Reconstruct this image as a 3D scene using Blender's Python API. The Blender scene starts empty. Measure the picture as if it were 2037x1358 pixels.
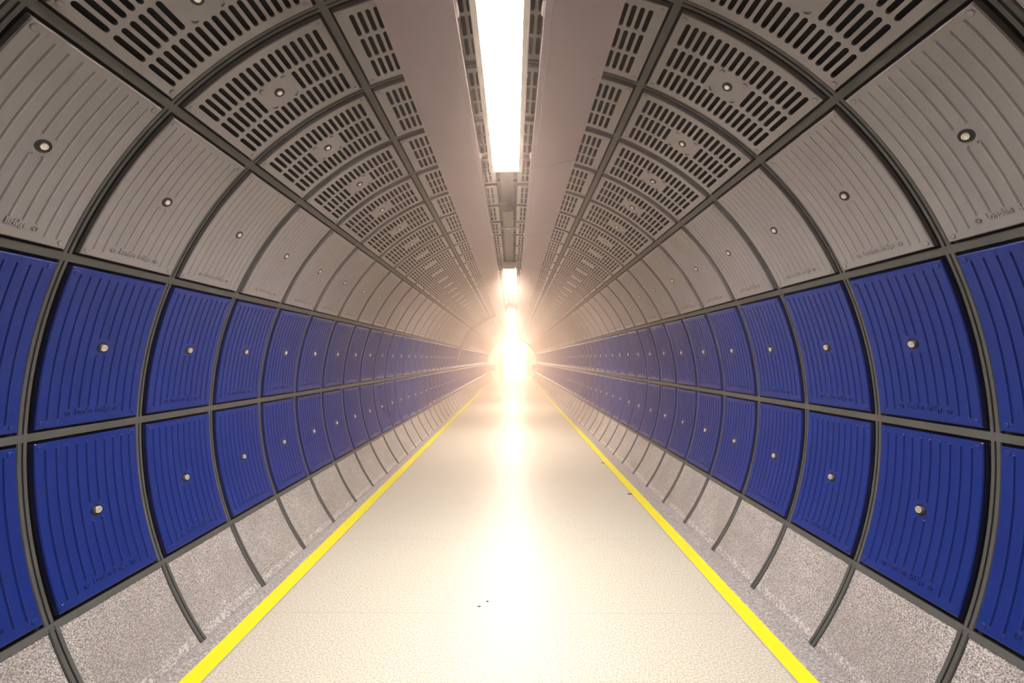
import bpy, bmesh, math, random
from mathutils import Matrix, Vector
random.seed(7)
PI = math.pi
sc = bpy.context.scene
col = sc.collection

# ------------------------------------------------------------------ camera, world, exposure
AX = 1.14            # height of the tunnel axis above the floor
RT = 1.9             # tunnel radius
D1, PITCH = 1.6214, 0.508   # first ring joint in front of the camera, ring spacing
W_PX, H_PX = 2037.0, 1358.0
F_PX = 814.9
yaw, pit, rol = -0.0125, 0.0430, 0.0044
cy_, sy_ = math.cos(yaw), math.sin(yaw)
cp_, sp_ = math.cos(pit), math.sin(pit)
cr_, sr_ = math.cos(rol), math.sin(rol)
MA = Matrix(((cy_, 0, -sy_), (0, 1, 0), (sy_, 0, cy_)))
MB_ = Matrix(((1, 0, 0), (0, cp_, -sp_), (0, sp_, cp_)))
MC = Matrix(((cr_, -sr_, 0), (sr_, cr_, 0), (0, 0, 1)))
RR = MC @ MB_ @ MA
def w2b(v): return Vector((v[0], v[2], v[1]))
right, up, fwd = w2b(RR[0]), w2b(RR[1]), w2b(RR[2])
cam_d = bpy.data.cameras.new('camera')
cam = bpy.data.objects.new('camera', cam_d)
col.objects.link(cam)
m = Matrix.Identity(4)
for i in range(3):
    m[i][0], m[i][1], m[i][2] = right[i], up[i], -fwd[i]
m[0][3], m[1][3], m[2][3] = 0.0459, 0.0, AX + 0.3052
cam.matrix_world = m
cam_d.sensor_width = 36.0
cam_d.sensor_fit = 'HORIZONTAL'
cam_d.lens = F_PX / W_PX * 36.0
cam_d.shift_x = 8.52 / W_PX
cam_d.clip_start = 0.02
cam_d.clip_end = 200
sc.camera = cam

world = bpy.data.worlds.new('world')
sc.world = world
world.use_nodes = True
bg = world.node_tree.nodes['Background']
bg.inputs[0].default_value = (0.75, 0.8, 1.0, 1)
bg.inputs[1].default_value = 0.02

sc.view_settings.view_transform = 'Standard'
sc.view_settings.look = 'None'
sc.view_settings.gamma = 1.0
sc.view_settings.use_curve_mapping = False
sc.view_settings.exposure = 2.3

LAMP = 34.0          # radiance of the ceiling fittings
END_GLOW = 4.0           # radiance of the glowing panel added behind the far opening
BLOOM_HAZE = 0.075          # density of the volume standing in for lens bloom
BLOOM_HAZE_ON = True
sc.cycles.max_bounces = 8
sc.cycles.diffuse_bounces = 4
sc.cycles.glossy_bounces = 3
sc.cycles.volume_bounces = 1
sc.cycles.sample_clamp_indirect = 8.0
sc.cycles.caustics_reflective = False
sc.cycles.caustics_refractive = False

# ------------------------------------------------------------------ materials
def mat(name, base, rough=0.5, metal=0.0, spec=0.5, coat=0.0):
    M = bpy.data.materials.new(name)
    M.use_nodes = True
    b = M.node_tree.nodes['Principled BSDF']
    b.inputs['Base Color'].default_value = (*base, 1)
    b.inputs['Roughness'].default_value = rough
    b.inputs['Metallic'].default_value = metal
    b.inputs['Specular IOR Level'].default_value = spec
    b.inputs['Coat Weight'].default_value = coat
    b.inputs['Coat Roughness'].default_value = 0.12
    return M
class NT:
    def __init__(s, M): s.t = M.node_tree; s.b = s.t.nodes['Principled BSDF']
    def n(s, typ, **k):
        x = s.t.nodes.new(typ)
        for a, v in k.items(): setattr(x, a, v)
        return x
    def l(s, a, b): s.t.links.new(a, b)
    def coord(s, kind='Object'):
        return s.n('ShaderNodeTexCoord').outputs[kind]
    def noise(s, scale, detail=2.0, rough=0.5, vec=None):
        x = s.n('ShaderNodeTexNoise')
        x.inputs['Scale'].default_value = scale
        x.inputs['Detail'].default_value = detail
        x.inputs['Roughness'].default_value = rough
        if vec is not None: s.l(vec, x.inputs['Vector'])
        return x.outputs['Fac']
    def ramp(s, fac, stops):
        x = s.n('ShaderNodeValToRGB')
        e = x.color_ramp.elements
        while len(e) < len(stops): e.new(0.5)
        for i, (p, c) in enumerate(stops):
            e[i].position = p; e[i].color = (*c, 1)
        s.l(fac, x.inputs[0])
        return x.outputs[0]
    def math(s, op, a, b=None, c=None):
        x = s.n('ShaderNodeMath', operation=op)
        for i, v in enumerate((a, b, c)):
            if v is None: continue
            if isinstance(v, (int, float)): x.inputs[i].default_value = v
            else: s.l(v, x.inputs[i])
        return x.outputs[0]
    def bump(s, h, strength, dist):
        x = s.n('ShaderNodeBump')
        x.inputs['Strength'].default_value = strength
        x.inputs['Distance'].default_value = dist
        s.l(h, x.inputs['Height'])
        s.l(x.outputs[0], s.b.inputs['Normal'])
    def mix(s, fac, a, b):
        x = s.n('ShaderNodeMix', data_type='RGBA')
        for sock, v in ((x.inputs[0], fac), (x.inputs[6], a), (x.inputs[7], b)):
            if isinstance(v, (int, float)): sock.default_value = v
            elif isinstance(v, tuple): sock.default_value = (*v, 1)
            else: s.l(v, sock)
        return x.outputs[2]

M_blue = mat('blue_enamel', (0.012, 0.032, 0.33), 0.24, 0, 0.5)
q = NT(M_blue)
q.l(q.mix(q.noise(3.0, 3, .6, q.coord('Generated')), (0.0045, 0.021, 0.175), (0.0065, 0.027, 0.212)), q.b.inputs['Base Color'])
M_grey = mat('grey_enamel', (0.36, 0.325, 0.305), 0.42, 0, 0.45)
q = NT(M_grey)
q.l(q.mix(q.noise(4.0, 3, .6, q.coord('Generated')), (0.245, 0.225, 0.226), (0.285, 0.262, 0.263)), q.b.inputs['Base Color'])
M_strip = mat('joint_strip_grey', (0.16, 0.16, 0.145), 0.55, 0.0, 0.4)
q = NT(M_strip)
g = q.coord('Object')
q.l(q.mix(q.noise(9.0, 5, .65, g), (0.055, 0.055, 0.053), (0.108, 0.107, 0.101)), q.b.inputs['Base Color'])
q.bump(q.noise(40, 3, .6, g), 0.3, 0.004)
M_black = mat('dark_lining', (0.012, 0.011, 0.012), 0.8, 0, 0.2)
M_sock = mat('bolt_socket_dark', (0.02, 0.018, 0.02), 0.35, 0.3, 0.5)
M_steel = mat('bolt_steel', (0.86, 0.81, 0.72), 0.36, 0.9)
M_duct = mat('duct_taupe_paint', (0.34, 0.285, 0.275), 0.5, 0, 0.4)
q = NT(M_duct)
g = q.coord('Object')
q.l(q.mix(q.noise(2.2, 5, .65, g), (0.375, 0.312, 0.322), (0.43, 0.358, 0.366)), q.b.inputs['Base Color'])
M_house = mat('fitting_white', (0.75, 0.71, 0.66), 0.4)
M_clip = mat('clip_cream', (0.8, 0.74, 0.66), 0.4)
M_fit = mat('slot_fitting_brown', (0.045, 0.036, 0.034), 0.5)
M_bar = mat('bar_grey', (0.45, 0.4, 0.36), 0.4, 0.3)
M_conc = mat('pebbled_concrete', (0.4, 0.36, 0.34), 0.7, 0, 0.4)
q = NT(M_conc)
g = q.coord('Object')
sp = q.noise(170, 2, .6, g)
big = q.noise(3.5, 4, .6, g)
c0 = q.ramp(sp, [(0.30, (0.10, 0.09, 0.085)), (0.44, (0.32, 0.285, 0.27)), (0.54, (0.60, 0.55, 0.52)), (0.70, (0.95, 0.91, 0.87))])
c1 = q.mix(q.math('MULTIPLY_ADD', big, 1.3, -0.25), c0, (0.27, 0.235, 0.22))
sep = q.n('ShaderNodeSeparateXYZ'); q.l(g, sep.inputs[0])
band = q.math('LESS_THAN', q.math('ABSOLUTE', q.math('SUBTRACT', sep.outputs[2], 0.045)), 0.016)
scuff = q.math('MULTIPLY', band, q.math('GREATER_THAN', q.noise(60, 5, .75, g), 0.53))
c1 = q.mix(q.math('MULTIPLY', scuff, 0.5), c1, (0.92, 0.89, 0.86))
q.l(c1, q.b.inputs['Base Color'])
q.bump(sp, 0.9, 0.006)
M_floor = mat('cream_terrazzo', (0.7, 0.63, 0.5), 0.3, 0, 0.5)
q = NT(M_floor)
g = q.coord('Object')
sp = q.noise(120, 2, .6, g)
patch = q.noise(1.1, 5, .6, g)
c0 = q.ramp(sp, [(0.32, (0.44, 0.36, 0.25)), (0.46, (0.60, 0.54, 0.41)), (0.58, (0.74, 0.70, 0.58)), (0.72, (0.86, 0.83, 0.73))])
c1 = q.mix(q.math('MULTIPLY', patch, 0.22), c0, (0.74, 0.62, 0.48))
sep = q.n('ShaderNodeSeparateXYZ'); q.l(g, sep.inputs[0])
fy = q.math('ABSOLUTE', q.math('SUBTRACT', q.math('FRACT', q.math('DIVIDE', q.math('SUBTRACT', sep.outputs[1], 2.40 - 0.48), 0.96)), 0.5))
ly = q.math('LESS_THAN', fy, 0.0018)
fx = q.math('ABSOLUTE', q.math('SUBTRACT', sep.outputs[0], 0.262))
lx = q.math('LESS_THAN', fx, 0.0013)
ln = q.math('MAXIMUM', ly, lx)
stain = q.math('GREATER_THAN', q.noise(23, 2, .5, g), 0.80)
c2 = q.mix(q.math('MULTIPLY', ln, 0.55), c1, (0.38, 0.32, 0.26))
c3 = q.mix(q.math('MULTIPLY', stain, 0.6), c2, (0.42, 0.36, 0.30))
q.l(c3, q.b.inputs['Base Color'])
q.l(q.math('MULTIPLY_ADD', sp, 0.10, 0.33), q.b.inputs['Roughness'])
q.bump(sp, 0.15, 0.002)
M_kerb = mat('kerb_concrete', (0.42, 0.38, 0.36), 0.7)
q = NT(M_kerb)
g = q.coord('Object')
q.l(q.ramp(q.noise(90, 4, .7, g), [(0.35, (0.20, 0.175, 0.165)), (0.55, (0.42, 0.38, 0.35)), (0.7, (0.66, 0.62, 0.58))]), q.b.inputs['Base Color'])
M_yel = mat('yellow_line_paint', (0.97, 0.87, 0.012), 0.45)
M_edge = mat('edge_strip', (0.48, 0.42, 0.40), 0.5)
M_cream = mat('cream_render', (0.72, 0.66, 0.55), 0.7)
M_pipe = mat('ochre_pipe', (0.30, 0.22, 0.13), 0.45)
M_scrap = mat('brown_scrap', (0.2, 0.12, 0.07), 0.8)
M_green = mat('sign_green', (0.1, 0.45, 0.16), 0.4)
M_haz = mat('hazard_stripes', (0.9, 0.7, 0.02), 0.5)
q = NT(M_haz)
sep = q.n('ShaderNodeSeparateXYZ'); q.l(q.coord('Object'), sep.inputs[0])
q.l(q.mix(q.math('GREATER_THAN', q.math('FRACT', q.math('MULTIPLY', sep.outputs[2], 6.5)), 0.5), (0.9, 0.7, 0.02), (0.01, 0.01, 0.01)), q.b.inputs['Base Color'])
def emat(name, colr, strength):
    M = bpy.data.materials.new(name); M.use_nodes = True
    t = M.node_tree; t.nodes.clear()
    o = t.nodes.new('ShaderNodeOutputMaterial'); e = t.nodes.new('ShaderNodeEmission')
    e.inputs[0].default_value = (*colr, 1); e.inputs[1].default_value = strength
    t.links.new(e.outputs[0], o.inputs[0])
    return M
LAMP_GAIN = (1.0, 1.05, 1.2, 1.4, 1.6, 1.6)   # the fittings burn brighter towards the far end
LAMP_COL = ((1.0, 0.965, 0.95), (1.0, 0.93, 0.87), (1.0, 0.88, 0.76), (1.0, 0.86, 0.72), (1.0, 0.86, 0.72), (1.0, 0.86, 0.72))
M_lens = [emat('lamp_diffuser', c, LAMP * k) for c, k in zip(LAMP_COL, LAMP_GAIN)]
M_glow = emat('end_glow_panel', (1.0, 0.74, 0.52), END_GLOW)
M_box = emat('light_box_white', (1.0, 0.97, 0.92), 5.0)

# ------------------------------------------------------------------ helpers
def tag(o, label=None, cat=None, group=None, kind=None):
    if label: o['label'] = label
    if cat: o['category'] = cat
    if group: o['group'] = group
    if kind: o['kind'] = kind
    elif label: o['kind'] = 'thing'
    return o
def mesh_obj(name, me, parent=None):
    o = bpy.data.objects.new(name, me)
    col.objects.link(o)
    if parent: o.parent = parent
    return o
def finish(bm, name, material, smooth=False):
    me = bpy.data.meshes.new(name)
    bm.normal_update()
    for e in bm.edges:
        if len(e.link_faces) == 2 and e.calc_face_angle(0) > 0.62: e.smooth = False
    bm.to_mesh(me); bm.free()
    for mm in (material if isinstance(material, (list, tuple)) else [material]): me.materials.append(mm)
    if smooth:
        for p in me.polygons: p.use_smooth = True
    return me
def obj(name, bm, material, parent=None, smooth=False):
    return mesh_obj(name, finish(bm, name, material, smooth), parent)
def box(bm, x0, x1, y0, y1, z0, z1, bev=0.0):
    r = bmesh.ops.create_cube(bm, size=1.0)
    vs = r['verts']
    for v in vs:
        v.co = Vector((x0 + (v.co.x + .5) * (x1 - x0), y0 + (v.co.y + .5) * (y1 - y0), z0 + (v.co.z + .5) * (z1 - z0)))
    if bev:
        es = list({e for v in vs for e in v.link_edges})
        bmesh.ops.bevel(bm, geom=es, offset=bev, segments=2, affect='EDGES', profile=0.5)
def prism(bm, pts, y0, y1):
    """closed section of (x, z) points carried along y"""
    a = [bm.verts.new((x, y0, z)) for x, z in pts]
    b = [bm.verts.new((x, y1, z)) for x, z in pts]
    n = len(pts)
    fs = [bm.faces.new((a[i], b[i], b[(i + 1) % n], a[(i + 1) % n])) for i in range(n)]
    fs.append(bm.faces.new(a)); fs.append(bm.faces.new(list(reversed(b))))
    bmesh.ops.recalc_face_normals(bm, faces=fs)
def sweep(bm, prof, angs, y0, axis=AX, caps=True):
    """closed (radius, dy) section swept round the tunnel axis; angle measured from the left horizontal upwards"""
    rings = []
    for a in angs:
        c, s = math.cos(a), math.sin(a)
        rings.append([bm.verts.new((-r * c, y0 + dy, axis + r * s)) for r, dy in prof])
    n = len(prof); fs = []
    for A, B in zip(rings, rings[1:]):
        for i in range(n):
            fs.append(bm.faces.new((A[i], A[(i + 1) % n], B[(i + 1) % n], B[i])))
    if caps:
        fs.append(bm.faces.new(list(reversed(rings[0])))); fs.append(bm.faces.new(rings[-1]))
    bmesh.ops.recalc_face_normals(bm, faces=fs)
def arange(a, b, n): return [a + (b - a) * i / n for i in range(n + 1)]
def rad(d): return d * PI / 180.0

NR = 58                                  # panel rings 0 .. NR-1
def joint(j): return D1 + (j - 1) * PITCH
Y_END = joint(NR)
Y_BACK = -4.2
ANG0, DANG = -22.6, 22.5
def lang(l): return ANG0 + DANG * l      # angle of longitudinal joint l
A_FLOOR = math.degrees(math.asin(-AX / RT))

# ------------------------------------------------------------------ shell of the tunnel (the setting)
bm = bmesh.new()
aa = arange(rad(A_FLOOR), rad(180 - A_FLOOR), 96)
for (ra, rb) in ((1.925, 2.02),):
    sweep(bm, [(ra, 0), (rb, 0), (rb, Y_END - Y_BACK), (ra, Y_END - Y_BACK)], aa, Y_BACK)
tag(obj('ceiling', bm, M_black, smooth=False), kind='structure')
bm = bmesh.new()
box(bm, -2.1, 2.1, Y_BACK - 0.15, Y_BACK, 0, 3.2)  # unseen cap added behind the camera to keep stray light out
tag(obj('light_cap_back', bm, M_black), kind='structure')
bm = bmesh.new()
box(bm, -1.52, 1.52, Y_BACK, Y_END + 0.35, -0.2, 0.0)
tag(obj('floor', bm, M_floor), kind='structure')
for sx, nm in ((-1, 'left'), (1, 'right')):
    bm = bmesh.new()
    an = arange(rad(A_FLOOR), rad(lang(0) - 0.3), 16)
    an = [a if sx < 0 else PI - a for a in an]
    sweep(bm, [(1.902, 0), (1.924, 0), (1.924, Y_END - Y_BACK), (1.902, Y_END - Y_BACK)], an, Y_BACK)
    tag(obj('baseboard_' + nm, bm, M_conc, smooth=False), kind='structure')
KERB = {-1: (-1.535, -1.462), 1: (1.401, 1.535)}
YEL = {-1: (-1.462, -1.366), 1: (1.311, 1.401)}
for sx, nm in ((-1, 'left'), (1, 'right')):
    bm = bmesh.new()
    x0, x1 = KERB[sx]
    prism(bm, [(x0, 0.0), (x1, 0.0), (x1, 0.004), (x1 - .006 if sx < 0 else x1 - .02, 0.008 if sx < 0 else 0.022), (x0 + .02 if sx < 0 else x0 + .006, 0.022 if sx < 0 else 0.008), (x0, 0.022 if sx < 0 else 0.004)], Y_BACK, Y_END)
    tag(obj('trim_%d' % (90 + (sx > 0)), bm, M_kerb), kind='structure')
    bm = bmesh.new()
    x0, x1 = YEL[sx]
    box(bm, x0, x1, Y_BACK, Y_END, 0.0, 0.003)
    tag(obj('yellow_line', bm, M_yel), 'yellow painted line along the %s edge of the floor' % nm, 'floor line')
    bm = bmesh.new()
    xi = x1 if sx < 0 else x0
    box(bm, min(xi, xi - sx * 0.011), max(xi, xi - sx * 0.011), Y_BACK, Y_END, 0.0, 0.002)
    tag(obj('trim_%d' % (92 + (sx > 0)), bm, M_edge), kind='structure')

# ring joints: two flat strips with an open seam between them
def rib_profile(w, seam, rf=1.908, rb=1.926, ch=0.003):
    h = w / 2
    return [(rb, -h), (rf + ch, -h), (rf, -h + ch), (rf, -seam - ch / 2), (rf + .006, -seam), (rf + .006, seam), (rf, seam + ch / 2), (rf, h - ch), (rf + ch, h), (rb, h)]
A_RIB0 = -36.4
for j in range(-2, NR + 1):
    bm = bmesh.new()
    n = 100 if j < 14 else 56
    sweep(bm, rib_profile(0.035, 0.0022), arange(rad(lang(0) - .4), rad(180 - lang(0) + .4), n), joint(j))
    for a0, a1 in ((A_RIB0, lang(0)), (180 - lang(0), 180 - A_RIB0)):      # narrower and proud where it crosses the concrete
        sweep(bm, rib_profile(0.038, 0.0016, 1.895), arange(rad(a0), rad(a1), 12), joint(j))
    tag(obj('trim_%d' % (j + 1 if j >= 0 else 100 - j), bm, M_strip), kind='structure')
# longitudinal joints
ti = 60
for sx in (-1, 1):
    for l in range(5):
        bm = bmesh.new()
        th = lang(l)
        hw = math.degrees((0.0165 if l else 0.014) / RT)
        rf = 1.908 if l else 1.897
        an = [rad(th - hw), rad(th - hw * .9), rad(th), rad(th + hw * .9), rad(th + hw)]
        an = [a if sx < 0 else PI - a for a in an]
        sweep(bm, [(rf, 0), (1.926, 0), (1.926, Y_END - Y_BACK), (rf, Y_END - Y_BACK)], an, Y_BACK)
        tag(obj('trim_%d' % ti, bm, M_strip), kind='structure')
        ti += 1
# plate along the crown above the slot
bm = bmesh.new()
an = arange(rad(88.2), rad(91.8), 4)
sweep(bm, [(1.885, 0), (1.926, 0), (1.926, Y_END), (1.885, Y_END)], an, 0.0)
tag(obj('trim_80', bm, M_fit), kind='structure')

# ------------------------------------------------------------------ panels
RF = 1.893
def P(u, v, w=0.0):
    a = v / RF
    return Vector((RF - (RF - w) * math.cos(a), u, (RF - w) * math.sin(a)))
AXL = PITCH - 0.058                # panel size along the tunnel
ARC = rad(22.5) * RF - 0.058       # and round it
HU, HV = AXL / 2, ARC / 2

def ribbed_mesh(name, material, rib):
    bm = bmesh.new()
    pitch = AXL / 11.0
    cs = [-HU + pitch * (i + 1) for i in range(10)]
    top, low, mid, gap = HV - 0.030, -HV + 0.036, -HV + 0.074, 0.042
    spans = []
    for i in range(10):
        b = low if i in (0, 1, 8, 9) else mid
        spans.append([(b, -gap), (gap, top)] if i in (4, 5) else [(b, top)])
    bw = 0.0052
    us = [-HU, -HU + .004, -HU + .008]
    for c in cs:
        us += [c - bw * 1.5, c - bw, c - bw * .6, c - bw * .25, c, c + bw * .25, c + bw * .6, c + bw, c + bw * 1.5]
    us += [HU - .008, HU - .004, HU]
    vs = {-HV, -HV + .004, -HV + .008, HV - .008, HV - .004, HV}
    for e in (top, low, mid, -gap, gap):
        for d in (-.0045, -.003, -.0012, 0, .0012, .003, .0045): vs.add(e + d)
    k = -HV + 0.02
    while k < HV - .01:
        if all(abs(k - x) > .006 for x in vs): vs.add(k)
        k += .03
    vs = sorted(vs)
    def hgt(u, v):
        for c, sp_ in zip(cs, spans):
            if abs(u - c) < bw:
                for a, b in sp_:
                    d = min(v - a, b - v)
                    e = 1.0 if d >= bw else (0.0 if d <= -.0045 else math.sqrt(max(0, 1 - ((bw - max(d, -.0045)) / (2 * bw)) ** 2)) if d > -.0045 else 0)
                    if d <= -.0044: continue
                    return rib * e * math.cos((u - c) / bw * PI / 2) ** 1.0
        return 0.0
    grid = []
    for u in us:
        row = []
        for v in vs:
            w = hgt(u, v)
            if u in (-HU, HU) or v in (-HV, HV): w = -0.003
            row.append(bm.verts.new(P(u, v, w)))
        grid.append(row)
    nu, nv = len(us), len(vs)
    for i in range(nu - 1):
        for j in range(nv - 1):
            f = bm.faces.new((grid[i][j], grid[i + 1][j], grid[i + 1][j + 1], grid[i][j + 1])); f.smooth = True
    # returned edge
    loop = [grid[i][0] for i in range(nu)] + [grid[-1][j] for j in range(1, nv)] + [grid[i][-1] for i in range(nu - 2, -1, -1)] + [grid[0][j] for j in range(nv - 2, 0, -1)]
    uvs = [(us[i], -HV) for i in range(nu)] + [(HU, vs[j]) for j in range(1, nv)] + [(us[i], HV) for i in range(nu - 2, -1, -1)] + [(-HU, vs[j]) for j in range(nv - 2, 0, -1)]
    back = [bm.verts.new(P(u, v, -0.022)) for u, v in uvs]
    n = len(loop)
    for i in range(n):
        e = (loop[(i + 1) % n], loop[i], back[i], back[(i + 1) % n])
        f = bm.faces.new(e); f.smooth = False
    # two small pips under the bolt
    for du in (-.015, .015):
        r = bmesh.ops.create_uvsphere(bm, u_segments=10, v_segments=6, radius=.0036, matrix=Matrix.Translation(P(du, -.037, .0003)))
        for v in r['verts']:
            for f in v.link_faces: f.smooth = True
    return finish(bm, name, material)

def grille_mesh(name, material, v0, v1, ncol, solid, pitch, vstart):
    """pressed plate from arc v0 to v1 with three rows of round-ended slots"""
    bm = bmesh.new()
    vstart_ = vstart
    slotw, rowl, bar = 0.0215, 0.116, 0.017
    tot = 3 * rowl + 2 * bar
    u_rows = [(-tot / 2 + k * (rowl + bar)) for k in range(3)]
    ub = [-HU, -HU + .003]
    cells_u = []
    for k in range(3):
        a = u_rows[k] - bar / 2; b = a + rowl + bar
        cells_u.append((a, b))
    ub += [cells_u[0][0], cells_u[1][0], cells_u[2][0], cells_u[2][1], HU - .003, HU]
    vb = [v0, v0 + .003]
    cv = [vstart_ + pitch * i for i in range(ncol + 1)]
    vb += cv + [v1 - .003, v1]
    verts = {}
    def V(i, j):
        if (i, j) not in verts:
            w = -0.003 if i in (0, len(ub) - 1) or j in (0, len(vb) - 1) else 0.0
            verts[(i, j)] = bm.verts.new(P(ub[i], vb[j], w))
        return verts[(i, j)]
    for i in range(len(ub) - 1):
        for j in range(len(vb) - 1):
            row, c = i - 2, j - 2
            slot = 0 <= row < 3 and 0 <= c < ncol and (row, c) not in solid
            C = [V(i, j), V(i + 1, j), V(i + 1, j + 1), V(i, j + 1)]
            if not slot:
                f = bm.faces.new(C); f.smooth = True
                continue
            uc, vc = (ub[i] + ub[i + 1]) / 2, (vb[j] + vb[j + 1]) / 2
            hl, r = rowl / 2 - slotw / 2, slotw / 2
            quad = []
            for (su, sv) in ((-1, -1), (1, -1), (1, 1), (-1, 1)):
                pts = []
                for t in range(5):
                    a = t / 4 * PI / 2
                    if su * sv > 0: du, dv = math.cos(a), math.sin(a)
                    else: du, dv = math.sin(a), math.cos(a)
                    pts.append((uc + su * (hl + r * du), vc + sv * r * dv))
                quad.append(pts)
            # order each corner's arc along the loop direction
            loops = []
            for k, pts in enumerate(quad):
                if k == 0: pts = sorted(pts, key=lambda p: -p[1])
                if k == 1: pts = sorted(pts, key=lambda p: p[0])
                if k == 2: pts = sorted(pts, key=lambda p: p[1])
                if k == 3: pts = sorted(pts, key=lambda p: -p[0])
                loops.append([(p, bm.verts.new(P(p[0], p[1], 0))) for p in pts])
            for k in range(4):
                L, N = loops[k], loops[(k + 1) % 4]
                for t in range(4):
                    bm.faces.new((C[k], L[t + 1][1], L[t][1])).smooth = True
                bm.faces.new((C[k], C[(k + 1) % 4], N[0][1], L[-1][1])).smooth = True
            allp = [x for L in loops for x in L]
            bk = [bm.verts.new(P(p[0], p[1], -0.007)) for p, _ in allp]
            n = len(allp)
            for t in range(n):
                bm.faces.new((allp[t][1], allp[(t + 1) % n][1], bk[(t + 1) % n], bk[t]))
    NI, NJ = len(ub), len(vb)
    seq = [(i, 0) for i in range(NI)] + [(NI - 1, j) for j in range(1, NJ)] + [(i, NJ - 1) for i in range(NI - 2, -1, -1)] + [(0, j) for j in range(NJ - 2, 0, -1)]
    back = [bm.verts.new(P(ub[i], vb[j], -0.022)) for i, j in seq]
    n = len(seq)
    for t in range(n):
        bm.faces.new((V(*seq[(t + 1) % n]), V(*seq[t]), back[t], back[(t + 1) % n]))
    bmesh.ops.remove_doubles(bm, verts=bm.verts[:], dist=2e-6)
    bmesh.ops.recalc_face_normals(bm, faces=bm.faces[:])
    # face the tunnel
    s = sum(f.normal.x * f.calc_area() for f in bm.faces)
    if s < 0: bmesh.ops.reverse_faces(bm, faces=bm.faces[:])
    return finish(bm, name, material)

def disc_stack(bm, rings, u=0.0, v=0.0, seg=20, smooth=True):
    """lathe about the panel normal: list of (radius, height)"""
    prev = None
    for r, w in rings:
        if r < 1e-6: cur = [bm.verts.new(P(u, v, w))]
        else: cur = [bm.verts.new(P(u + r * math.cos(2 * PI * k / seg), v + r * math.sin(2 * PI * k / seg), w)) for k in range(seg)]
        if prev:
            for k in range(seg):
                a, b = prev[k % len(prev)], prev[(k + 1) % len(prev)]
                c, d = cur[(k + 1) % len(cur)], cur[k % len(cur)]
                vs = []
                for x in (a, b, c, d):
                    if x not in vs: vs.append(x)
                if len(vs) > 2:
                    bm.faces.new(vs).smooth = smooth
        prev = cur
    bmesh.ops.recalc_face_normals(bm, faces=bm.faces[:])

def socket_mesh(name, material, lip):
    bm = bmesh.new()
    disc_stack(bm, [(.0245, -.002), (.0245, lip * .6), (.0238, lip), (.0226, lip), (.0215, lip * .4), (.0210, .0006), (0, .0006)])
    return finish(bm, name, material)
def bolt_mesh(name, r, h):
    bm = bmesh.new()
    disc_stack(bm, [(r, .0005), (r, h - .0025), (r - .0007, h - .0008), (r - .0025, h), (r * .62, h), (r * .58, h - .0012), (r * .5, h - .0012), (r * .46, h + .0003), (0, h + .0006)])
    return finish(bm, name, M_steel)
def stud_mesh(name, material):
    bm = bmesh.new()
    disc_stack(bm, [(.0115, -.001), (.0115, .0012), (.0105, .0024), (.0085, .0030), (.007, .0026), (0, .0026)], seg=16)
    return finish(bm, name, material)
def lug_mesh(name, material):
    """small raised crescent beside the bolt of a grille"""
    bm = bmesh.new()
    n = 8
    rings = []
    for k in range(n + 1):
        a = PI * (0.08 + 0.84 * k / n)
        t = 0.0018 + 0.0042 * math.sin(PI * k / n)
        r = .0125
        q_ = []
        for rr, w in ((r + t / 2, -.001), (r + t / 2, .0035), (r - t / 2, .005), (r - t / 2, -.001)):
            q_.append(bm.verts.new((w, rr * math.cos(a), rr * math.sin(a))))
        rings.append(q_)
    for A, B in zip(rings, rings[1:]):
        for i in range(4): bm.faces.new((A[i], A[(i + 1) % 4], B[(i + 1) % 4], B[i]))
    bm.faces.new(rings[0]); bm.faces.new(list(reversed(rings[-1])))
    bmesh.ops.recalc_face_normals(bm, faces=bm.faces[:])
    return finish(bm, name, material)

def text_mesh(name, material, body, size, width, v):
    cu = bpy.data.curves.new(name, 'FONT')
    cu.body = body; cu.size = size; cu.extrude = 0.0026; cu.offset = 0.0005; cu.bevel_depth = 0.0004; cu.bevel_resolution = 1
    cu.align_x = 'CENTER'; cu.resolution_u = 3; cu.space_character = 1.08; cu.space_word = 1.7
    o = bpy.data.objects.new(name, cu); col.objects.link(o)
    dg = bpy.context.evaluated_depsgraph_get(); dg.update()
    me = bpy.data.meshes.new_from_object(o.evaluated_get(dg))
    bpy.data.objects.remove(o)
    xs = [p.co.x for p in me.vertices]
    k = width / (max(xs) - min(xs))
    for p in me.vertices:
        p.co = P(p.co.x * k, v + p.co.y * k * 1.35, p.co.z + 0.0006)
    me.materials.clear(); me.materials.append(material)
    me.name = name
    return me
def roundel_mesh(name, material, u, v):
    bm = bmesh.new()
    seg = 20
    def ring(r0, r1):
        A = [[bm.verts.new(P(u + r * math.cos(2 * PI * k / seg), v + r * math.sin(2 * PI * k / seg), w)) for k in range(seg)] for r, w in ((r0, -.0005), (r0, .0036), (r1, .0036), (r1, -.0005))]
        for a, b in zip(A, A[1:]):
            for k in range(seg): bm.faces.new((a[k], a[(k + 1) % seg], b[(k + 1) % seg], b[k]))
    ring(.0095, .0062)
    b0 = len(bm.verts)
    q_ = [[bm.verts.new(P(u + x, v + z, w)) for x, z in ((-.0125, -.0018), (.0125, -.0018), (.0125, .0018), (-.0125, .0018))] for w in (-.0005, .0044)]
    bm.faces.new(q_[1])
    for k in range(4): bm.faces.new((q_[0][k], q_[0][(k + 1) % 4], q_[1][(k + 1) % 4], q_[1][k]))
    bmesh.ops.recalc_face_normals(bm, faces=bm.faces[:])
    return finish(bm, name, material)

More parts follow.
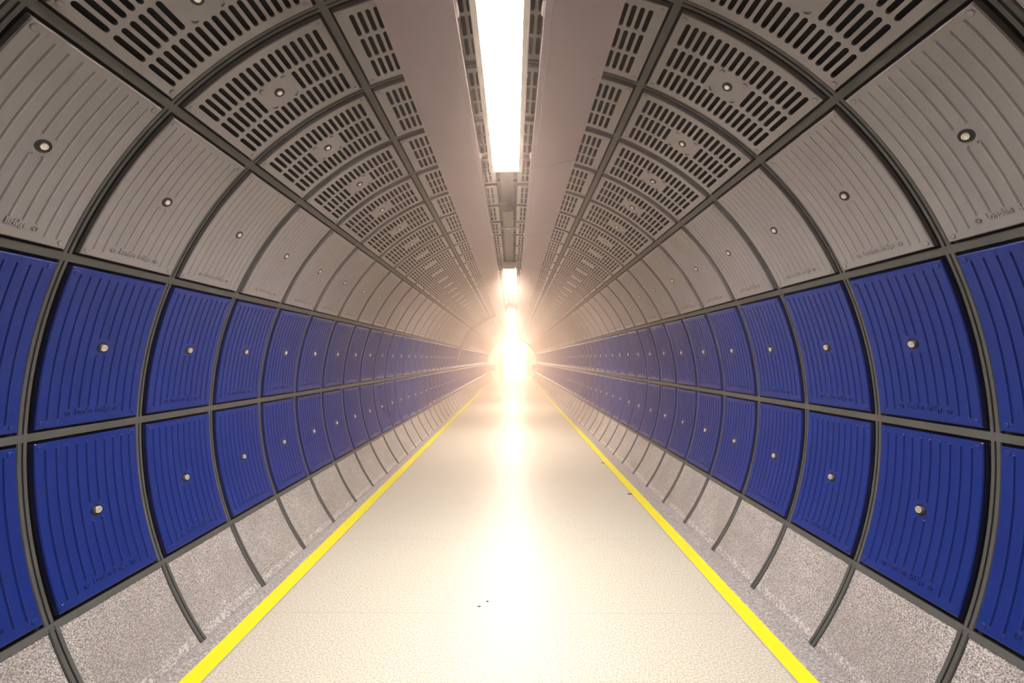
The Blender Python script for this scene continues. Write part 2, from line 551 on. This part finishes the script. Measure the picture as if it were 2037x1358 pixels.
TXT_V = -HV + 0.045
ME = {}
for key, mm, lip in (('blue', M_blue, .003), ('grey', M_grey, .0015)):
    ME[key] = ribbed_mesh('ribbed_panel_' + key, mm, 0.0046 if key == 'blue' else 0.0030)
    ME[key, 'socket'] = socket_mesh('bolt_socket_' + key, M_sock, lip)
    ME[key, 'stud'] = stud_mesh('corner_stud_' + key, mm)
    ME[key, 'text'] = text_mesh('lettering_' + key, mm, 'London Bridge', 0.02, 0.155, TXT_V)
    ME[key, 'roundel'] = [roundel_mesh('roundel_' + key, mm, s * 0.106, TXT_V + .005) for s in (-1, 1)]
ME['blue', 'bolt'] = bolt_mesh('bolt_long', .0155, .012)
ME['grey', 'bolt'] = bolt_mesh('bolt_short', .0125, .006)
GP = 0.0366
solid = {(1, c) for c in range(6, 11)}
ME['vent'] = grille_mesh('vent_grille_plate', M_grey, -HV, HV, 17, solid, GP, -GP * 8.5)
HALFS = 0.5 * rad(lang(5) - 2.7 - lang(4)) * RF
nsm = 15
SV0 = -HALFS + 0.028
SV1 = HALFS
ME['small'] = grille_mesh('narrow_grille_plate', M_grey, SV0, SV1, nsm, set(), GP, SV0 + 0.045)
ME['lug'] = lug_mesh('locating_lug', M_grey)

ONES = 'zeroth first second third fourth fifth sixth seventh eighth ninth tenth eleventh twelfth thirteenth fourteenth fifteenth sixteenth seventeenth eighteenth nineteenth'.split()
TENS = {2: ('twentieth', 'twenty'), 3: ('thirtieth', 'thirty'), 4: ('fortieth', 'forty'), 5: ('fiftieth', 'fifty'), 6: ('sixtieth', 'sixty')}
def ordinal(n):
    if n < 20: return ONES[n]
    a, b = divmod(n, 10)
    return TENS[a][0] if b == 0 else TENS[a][1] + '-' + ONES[b]

def place(o, side, th, j, dy=0.0):
    c, s = math.cos(rad(th)), math.sin(rad(th))
    y = joint(j) + PITCH / 2 + dy
    if side < 0:
        o.location = (-RF * c, y, AX + RF * s); o.rotation_euler = (0, rad(th), 0)
    else:
        o.location = (RF * c, y, AX + RF * s); o.rotation_euler = (0, rad(th), PI)

def build_panel(row, side, j, n):
    wall = 'left' if side < 0 else 'right'
    if row in (0, 1, 2):
        key = 'grey' if row == 2 else 'blue'
        rown = ('lower blue', 'upper blue', 'plain grey')[row]
        o = mesh_obj('ribbed_wall_panel', ME[key])
        place(o, side, lang(row) + DANG / 2, j)
        tag(o, '%s ribbed panel, %s from the camera in the %s wall\'s %s row' % (key, ordinal(n), wall, rown), 'wall panel',
            '%s row of the %s wall' % (rown, wall))
        if j < 24:
            mesh_obj('bolt', ME[key, 'bolt'], o)
            mesh_obj('bolt_socket', ME[key, 'socket'], o)
        if j < 15:
            mesh_obj('lettering', ME[key, 'text'], o)
            for k in (0, 1): mesh_obj('roundel', ME[key, 'roundel'][k], o)
        if j < 9:
            for su in (-1, 1):
                for sv in (-1, 1):
                    c_ = mesh_obj('corner_stud', ME[key, 'stud'], o)
                    c_.location = P(su * (HU - .021), sv * (HV - .022)) ; c_.rotation_euler = (0, (sv * (HV - .022)) / RF, 0)
    elif row == 3:
        o = mesh_obj('vent_grille', ME['vent'])
        place(o, side, lang(3) + DANG / 2, j)
        tag(o, 'wide slotted grey grille, %s from the camera in the %s row' % (ordinal(n), wall), 'vent grille', 'wide grilles on the %s' % wall)
        if j < 18:
            mesh_obj('bolt', ME['grey', 'bolt'], o)
            mesh_obj('bolt_socket', ME['grey', 'socket'], o)
        if j < 8:
            for du, dv, ro in ((-.052, -.058, .6), (-.052, .058, -.6), (.052, -.058, PI - .6), (.052, .058, PI + .6)):
                c_ = mesh_obj('locating_lug', ME['lug'], o)
                c_.location = P(du, dv); c_.rotation_euler = (ro + PI / 2, dv / RF, 0)
        if j < 9:
            for su in (-1, 1):
                for sv in (-1, 1):
                    c_ = mesh_obj('corner_stud', ME['grey', 'stud'], o)
                    c_.location = P(su * (HU - .021), sv * (HV - .022)); c_.rotation_euler = (0, (sv * (HV - .022)) / RF, 0)
    else:
        o = mesh_obj('narrow_grille', ME['small'])
        place(o, side, 0.5 * (lang(4) + lang(5) - 2.7), j)
        tag(o, 'narrow slotted grille beside the %s ceiling duct, %s from the camera' % (wall, ordinal(n)), 'vent grille', 'narrow grilles beside the %s duct' % wall)
        if j < 8:
            for su in (-1, 1):
                c_ = mesh_obj('corner_stud', ME['grey', 'stud'], o)
                c_.location = P(su * (HU - .021), SV0 + .022); c_.rotation_euler = (0, (SV0 + .022) / RF, 0)
    return o

for side in (-1, 1):
    for row in range(5):
        j0 = 1 if row == 4 else 0
        for j in range(j0, NR):
            build_panel(row, side, j, j - j0 + 1)
        for j in (j0 - 1, j0 - 2):              # cladding carries on beside and behind the camera
            o = build_panel(row, side, j, 1)
            w_ = 'left' if side < 0 else 'right'
            kind_ = ('lower blue ribbed panel', 'upper blue ribbed panel', 'grey ribbed panel', 'wide slotted grille', 'narrow slotted grille')[row]
            o['label'] = '%s on the %s, %s joint behind the nearest one seen' % (kind_, w_, 'one' if j == j0 - 1 else 'two')

# ------------------------------------------------------------------ ceiling ducts, light fittings, things in the slot
def duct_section(sx):
    p = [(0.527, 1.806), (0.514, 1.805), (0.512, 1.800), (0.218, 1.7405), (0.216, 1.742), (0.186, 1.737), (0.183, 1.739), (0.183, 1.776), (0.186, 1.779), (0.45, 1.829), (0.52, 1.812)]
    return [(sx * x, AX + z) for x, z in p]
seams = {-1: [-0.35] + [4.73 + 5.08 * k for k in range(6)], 1: [-0.35, 3.03] + [4.73 + 5.08 * k for k in range(6)]}
CLIPS = [y for k in range(6) for y in (1.63 + 5.08 * k, 2.86 + 5.08 * k, 4.69 + 5.08 * k)]
for sx, nm in ((-1, 'left'), (1, 'right')):
    ss = seams[sx] + [Y_END]
    for k, (a, b) in enumerate(zip(ss, ss[1:])):
        bm = bmesh.new()
        prism(bm, duct_section(sx), a + .003, b - .003)
        o = obj('ceiling_duct', bm, M_duct)
        tag(o, 'taupe metal ceiling duct, %s length of the %s run from the camera' % (ordinal(k + 1), nm), 'duct', '%s run of ceiling duct' % nm)
        for y in CLIPS:
            if a <= y < b and y < 20:
                bm = bmesh.new()
                r = bmesh.ops.create_uvsphere(bm, u_segments=12, v_segments=8, radius=1.0)
                for v in bm.verts: v.co = Vector((sx * (0.183 - .004) + v.co.x * .009, y + v.co.y * .045, AX + 1.752 + v.co.z * .012))
                obj('clip', bm, M_clip, o, True)
        for y in (a + 0.9, b - 0.9):
            if 0 < y < 9:
                bm = bmesh.new()
                bmesh.ops.create_cone(bm, cap_ends=True, segments=12, radius1=.006, radius2=.008, depth=.004, matrix=Matrix.Translation((sx * .49, y, AX + 1.793)) @ Matrix.Rotation(-sx * .2, 4, 'Y'))
                obj('screw', bm, M_bar, o)

for k in range(6):
    y1 = 3.115 + 5.08 * k; y0 = y1 - 1.67
    e = bpy.data.objects.new('light_fitting', None); col.objects.link(e)
    e.location = (0, (y0 + y1) / 2, AX + 1.79)
    names = ['nearest the camera, filling the slot overhead', 'second from the camera', 'third from the camera', 'fourth from the camera', 'fifth from the camera', 'farthest from the camera']
    tag(e, 'long white strip light in the ceiling slot, ' + names[k], 'light fitting', 'strip lights in the ceiling slot')
    hl = (y1 - y0) / 2
    bm = bmesh.new()
    # tray with a lipped rim
    prism(bm, [(-.125, .078), (-.127, -.032), (-.124, -.038), (-.120, -.039), (-.0965, -.039), (-.0945, .06), (.0945, .06), (.0965, -.039), (.120, -.039), (.124, -.038), (.127, -.032), (.125, .078)], -hl, hl)
    box(bm, -.0955, .0955, -hl, -hl + .02, -.039, 0.06); box(bm, -.0955, .0955, hl - .026, hl, -.039, 0.06)
    obj('housing', bm, M_house, e)
    bm = bmesh.new()
    prism(bm, [(-.0935, .05), (-.0935, .036), (-.091, .030), (.091, .030), (.0935, .036), (.0935, .05)], -hl + .022, hl - .028)
    obj('diffuser', bm, M_lens[k], e)
    for yy in (-hl + .12, -hl + .6, hl - .52, hl - .12):
        bm = bmesh.new(); box(bm, .112, .131, yy - .012, yy + .012, -.034, -.012, .002)
        obj('latch', bm, M_bar, e)
    for yy in (-hl + .3, hl - .3):
        bm = bmesh.new(); box(bm, -.01, .01, yy - .015, yy + .015, .078, .105)
        obj('hanger', bm, M_fit, e)

for k in range(4):
    y = 4.62 + 5.08 * k
    e = bpy.data.objects.new('hanger_bar', None); col.objects.link(e); e.location = (0, y, AX + 1.80)
    wh = ['first and second', 'second and third', 'third and fourth', 'fourth and fifth'][k]
    tag(e, 'thin steel cross bar in the ceiling slot between the %s strip lights' % wh, 'bracket', 'cross bars in the ceiling slot')
    bm = bmesh.new(); box(bm, -.118, .118, -.008, .008, -.004, .006)
    obj('bar', bm, M_bar, e)
    bm = bmesh.new()
    bmesh.ops.create_uvsphere(bm, u_segments=16, v_segments=8, radius=1.0)
    for v in bm.verts: v.co = Vector((v.co.x * .04, v.co.y * .02, v.co.z * .012))
    obj('boss', bm, M_bar, e, True)
    for s in (-1, 1):
        bm = bmesh.new(); box(bm, s * .118 - .004, s * .118 + .004, -.008, .008, -.004, .06)
        obj('end_lug', bm, M_bar, e)
    y = 4.02 + 5.08 * k
    e = bpy.data.objects.new('ceiling_sounder', None); col.objects.link(e); e.location = (0, y, AX + 1.80)
    tag(e, 'dark round fitting hanging in the ceiling slot between the %s strip lights' % wh, 'ceiling fitting', 'round fittings in the ceiling slot')
    bm = bmesh.new()
    bmesh.ops.create_cone(bm, cap_ends=True, segments=24, radius1=.075, radius2=.085, depth=.05, matrix=Matrix.Translation((0, 0, .03)))
    obj('body', bm, M_fit, e)
    bm = bmesh.new()
    bmesh.ops.create_uvsphere(bm, u_segments=24, v_segments=10, radius=1.0)
    for v in bm.verts: v.co = Vector((v.co.x * .07, v.co.y * .07, v.co.z * .025 + .005))
    obj('dome', bm, M_black, e, True)
    bm = bmesh.new(); box(bm, -.012, .012, -.012, .012, .05, .09)
    obj('stem', bm, M_fit, e)

for (x, y, a, b, lab) in ((-0.115, 2.51, .010, .007, 'small brown scrap lying on the floor right of another near the centre'), (-0.16, 2.46, .012, .006, 'small brown scrap lying leftmost near the centre of the floor'),
                          (1.293, 5.77, .035, .03, 'brown smudged scrap against the right yellow line, farther of two'), (1.293, 4.46, .035, .03, 'brown smudged scrap against the right yellow line, nearer of two')):
    bm = bmesh.new()
    n = 9
    top = [bm.verts.new((x + a * math.cos(2 * PI * k / n) * random.uniform(.7, 1.1), y + b * math.sin(2 * PI * k / n) * random.uniform(.6, 1.2), .0025)) for k in range(n)]
    bot = [bm.verts.new((v.co.x, v.co.y, 0.0)) for v in top]
    bm.faces.new(top)
    for k in range(n): bm.faces.new((top[k], bot[k], bot[(k + 1) % n], top[(k + 1) % n]))
    tag(obj('litter_scrap', bm, M_scrap), lab, 'litter')

# curved pipe on the left wall part way along
bm = bmesh.new()
rp = 0.045
an = arange(rad(9.0), rad(73.5), 40)
prof = [(1.893 - rp + rp * math.cos(2 * PI * k / 12), rp * math.sin(2 * PI * k / 12)) for k in range(12)]
sweep(bm, prof, an, 13.86)
tag(obj('curved_pipe', bm, M_pipe, smooth=True), 'brown pipe bent round the left wall from the upper blue row to the duct', 'pipe')
# striped strip at the foot of the right wall near the far end
bm = bmesh.new()
an = arange(PI - rad(-36.0), PI - rad(-4.0), 24)
sweep(bm, [(1.86, -.03), (1.893, -.03), (1.893, .03), (1.86, .03)], an, 25.0)
tag(obj('hazard_strip', bm, M_haz), 'yellow and black striped strip curving up the right wall near the far end', 'hazard strip')

# ------------------------------------------------------------------ the lit space beyond the far end
YE = Y_END
bm = bmesh.new()
sweep(bm, [(1.80, 0), (2.05, 0), (2.05, .12), (1.80, .12)], arange(rad(A_FLOOR), rad(180 - A_FLOOR), 64), YE + .01)
tag(obj('trim_81', bm, M_edge), kind='structure')
bm = bmesh.new(); box(bm, -4, 4, YE + .36, 38.5, -0.2, -0.005)
tag(obj('floor_beyond', bm, M_floor), kind='structure')
bm = bmesh.new(); box(bm, -4, 4, YE + .14, 38.5, 3.0, 3.15)
tag(obj('ceiling_beyond', bm, M_cream), kind='structure')
for sx, nm in ((-1, 'left'), (1, 'right')):
    bm = bmesh.new(); box(bm, min(sx * 3.4, sx * 3.55), max(sx * 3.4, sx * 3.55), YE + .14, 38.5, 0, 3.0)
    tag(obj('wall_beyond_' + nm, bm, M_cream), kind='structure')
ZO = AX + 1.06
bm = bmesh.new()
box(bm, -3.4, -0.78, 36.0, 36.2, 0, 3.0); box(bm, 1.2, 3.4, 36.0, 36.2, 0, 3.0); box(bm, -0.78, 1.2, 36.0, 36.2, ZO, 3.0)
tag(obj('wall_end', bm, M_cream), kind='structure')
bm = bmesh.new(); box(bm, -3.4, -1.5, 35.985, 36.0, .45, .95); box(bm, 1.75, 3.4, 35.985, 36.0, .45, .95)
tag(obj('trim_82', bm, M_blue), kind='structure')
bm = bmesh.new(); box(bm, -0.9, -0.78, 35.9, 36.0, 0, ZO); box(bm, 1.2, 1.32, 35.9, 36.0, 0, ZO); box(bm, -0.9, 1.32, 35.9, 36.0, ZO, ZO + .08)
tag(obj('door_1', bm, M_cream), kind='structure')
bm = bmesh.new(); box(bm, -0.76, 1.03, 35.72, 35.98, ZO + .09, ZO + .40, .02)
tag(obj('light_box', bm, M_box), 'long white light box above the bright far opening', 'light box')
e = bpy.data.objects.new('exit_sign', None); col.objects.link(e); e.location = (.68, 35.66, ZO + .34)
tag(e, 'small green sign hanging at the right end of the far light box', 'sign')
bm = bmesh.new(); box(bm, -.24, .24, -.02, .02, -.08, .08, .006); obj('plate', bm, M_green, e)
for s in (-1, 1):
    bm = bmesh.new(); box(bm, s * .18 - .006, s * .18 + .006, -.006, .006, .08, 3.0 - ZO - .34); obj('hanging_rod', bm, M_bar, e)
bm = bmesh.new(); box(bm, -1.6, 2.0, 38.3, 38.4, -.0, 2.9)  # emissive panel added behind the opening to make the far end glow
tag(obj('glow_panel_1', bm, M_glow), kind='structure')

ld = bpy.data.lights.new('hall_fill', 'AREA'); ld.shape = 'RECTANGLE'; ld.size = 5.0; ld.size_y = 3.0; ld.energy = 110.0; ld.color = (1.0, 0.93, 0.84)  # unseen fill light added to brighten the far walls
lo = bpy.data.objects.new('hall_fill', ld); col.objects.link(lo); lo.location = (0, 33.6, 2.97)

# ------------------------------------------------------------------ volume that stands in for lens bloom
if BLOOM_HAZE_ON:
    Mh = bpy.data.materials.new('warm_bloom_haze'); Mh.use_nodes = True
    t = Mh.node_tree; t.nodes.clear()
    o_ = t.nodes.new('ShaderNodeOutputMaterial'); v_ = t.nodes.new('ShaderNodeVolumeScatter')
    v_.inputs['Color'].default_value = (1.0, 0.76, 0.61, 1)
    v_.inputs['Anisotropy'].default_value = 0.35
    a_ = t.nodes.new('ShaderNodeVolumeAbsorption')
    a_.inputs['Color'].default_value = v_.inputs['Color'].default_value
    # density raised with distance to shape the stand-in bloom
    tc = t.nodes.new('ShaderNodeNewGeometry'); sx_ = t.nodes.new('ShaderNodeSeparateXYZ')
    t.links.new(tc.outputs['Position'], sx_.inputs[0])
    mr = t.nodes.new('ShaderNodeMapRange'); mr.interpolation_type = 'SMOOTHSTEP'
    for nm_, val in (('From Min', 0.6), ('From Max', 7.5), ('To Min', BLOOM_HAZE * 0.05), ('To Max', BLOOM_HAZE)): mr.inputs[nm_].default_value = val
    t.links.new(sx_.outputs[1], mr.inputs['Value'])
    t.links.new(mr.outputs[0], a_.inputs['Density']); t.links.new(mr.outputs[0], v_.inputs['Density'])
    s_ = t.nodes.new('ShaderNodeAddShader')
    t.links.new(v_.outputs[0], s_.inputs[0]); t.links.new(a_.outputs[0], s_.inputs[1])
    t.links.new(s_.outputs[0], o_.inputs['Volume'])
    bm = bmesh.new()
    n = 48
    an = arange(rad(A_FLOOR + 1.5), rad(180 - A_FLOOR - 1.5), n)
    A = [bm.verts.new((-1.885 * math.cos(a), -0.6, AX + 1.885 * math.sin(a))) for a in an]
    B = [bm.verts.new((v.co.x, Y_END - .05, v.co.z)) for v in A]
    for i in range(n): bm.faces.new((A[i], A[i + 1], B[i + 1], B[i]))
    bm.faces.new((A[n], A[0], B[0], B[n])); bm.faces.new(A); bm.faces.new(list(reversed(B)))
    bmesh.ops.recalc_face_normals(bm, faces=bm.faces[:])
    h = obj('bloom_haze', bm, Mh)
    tag(h, 'warm volume standing in for lens bloom round the bright far end', 'bloom_haze', kind='stuff')
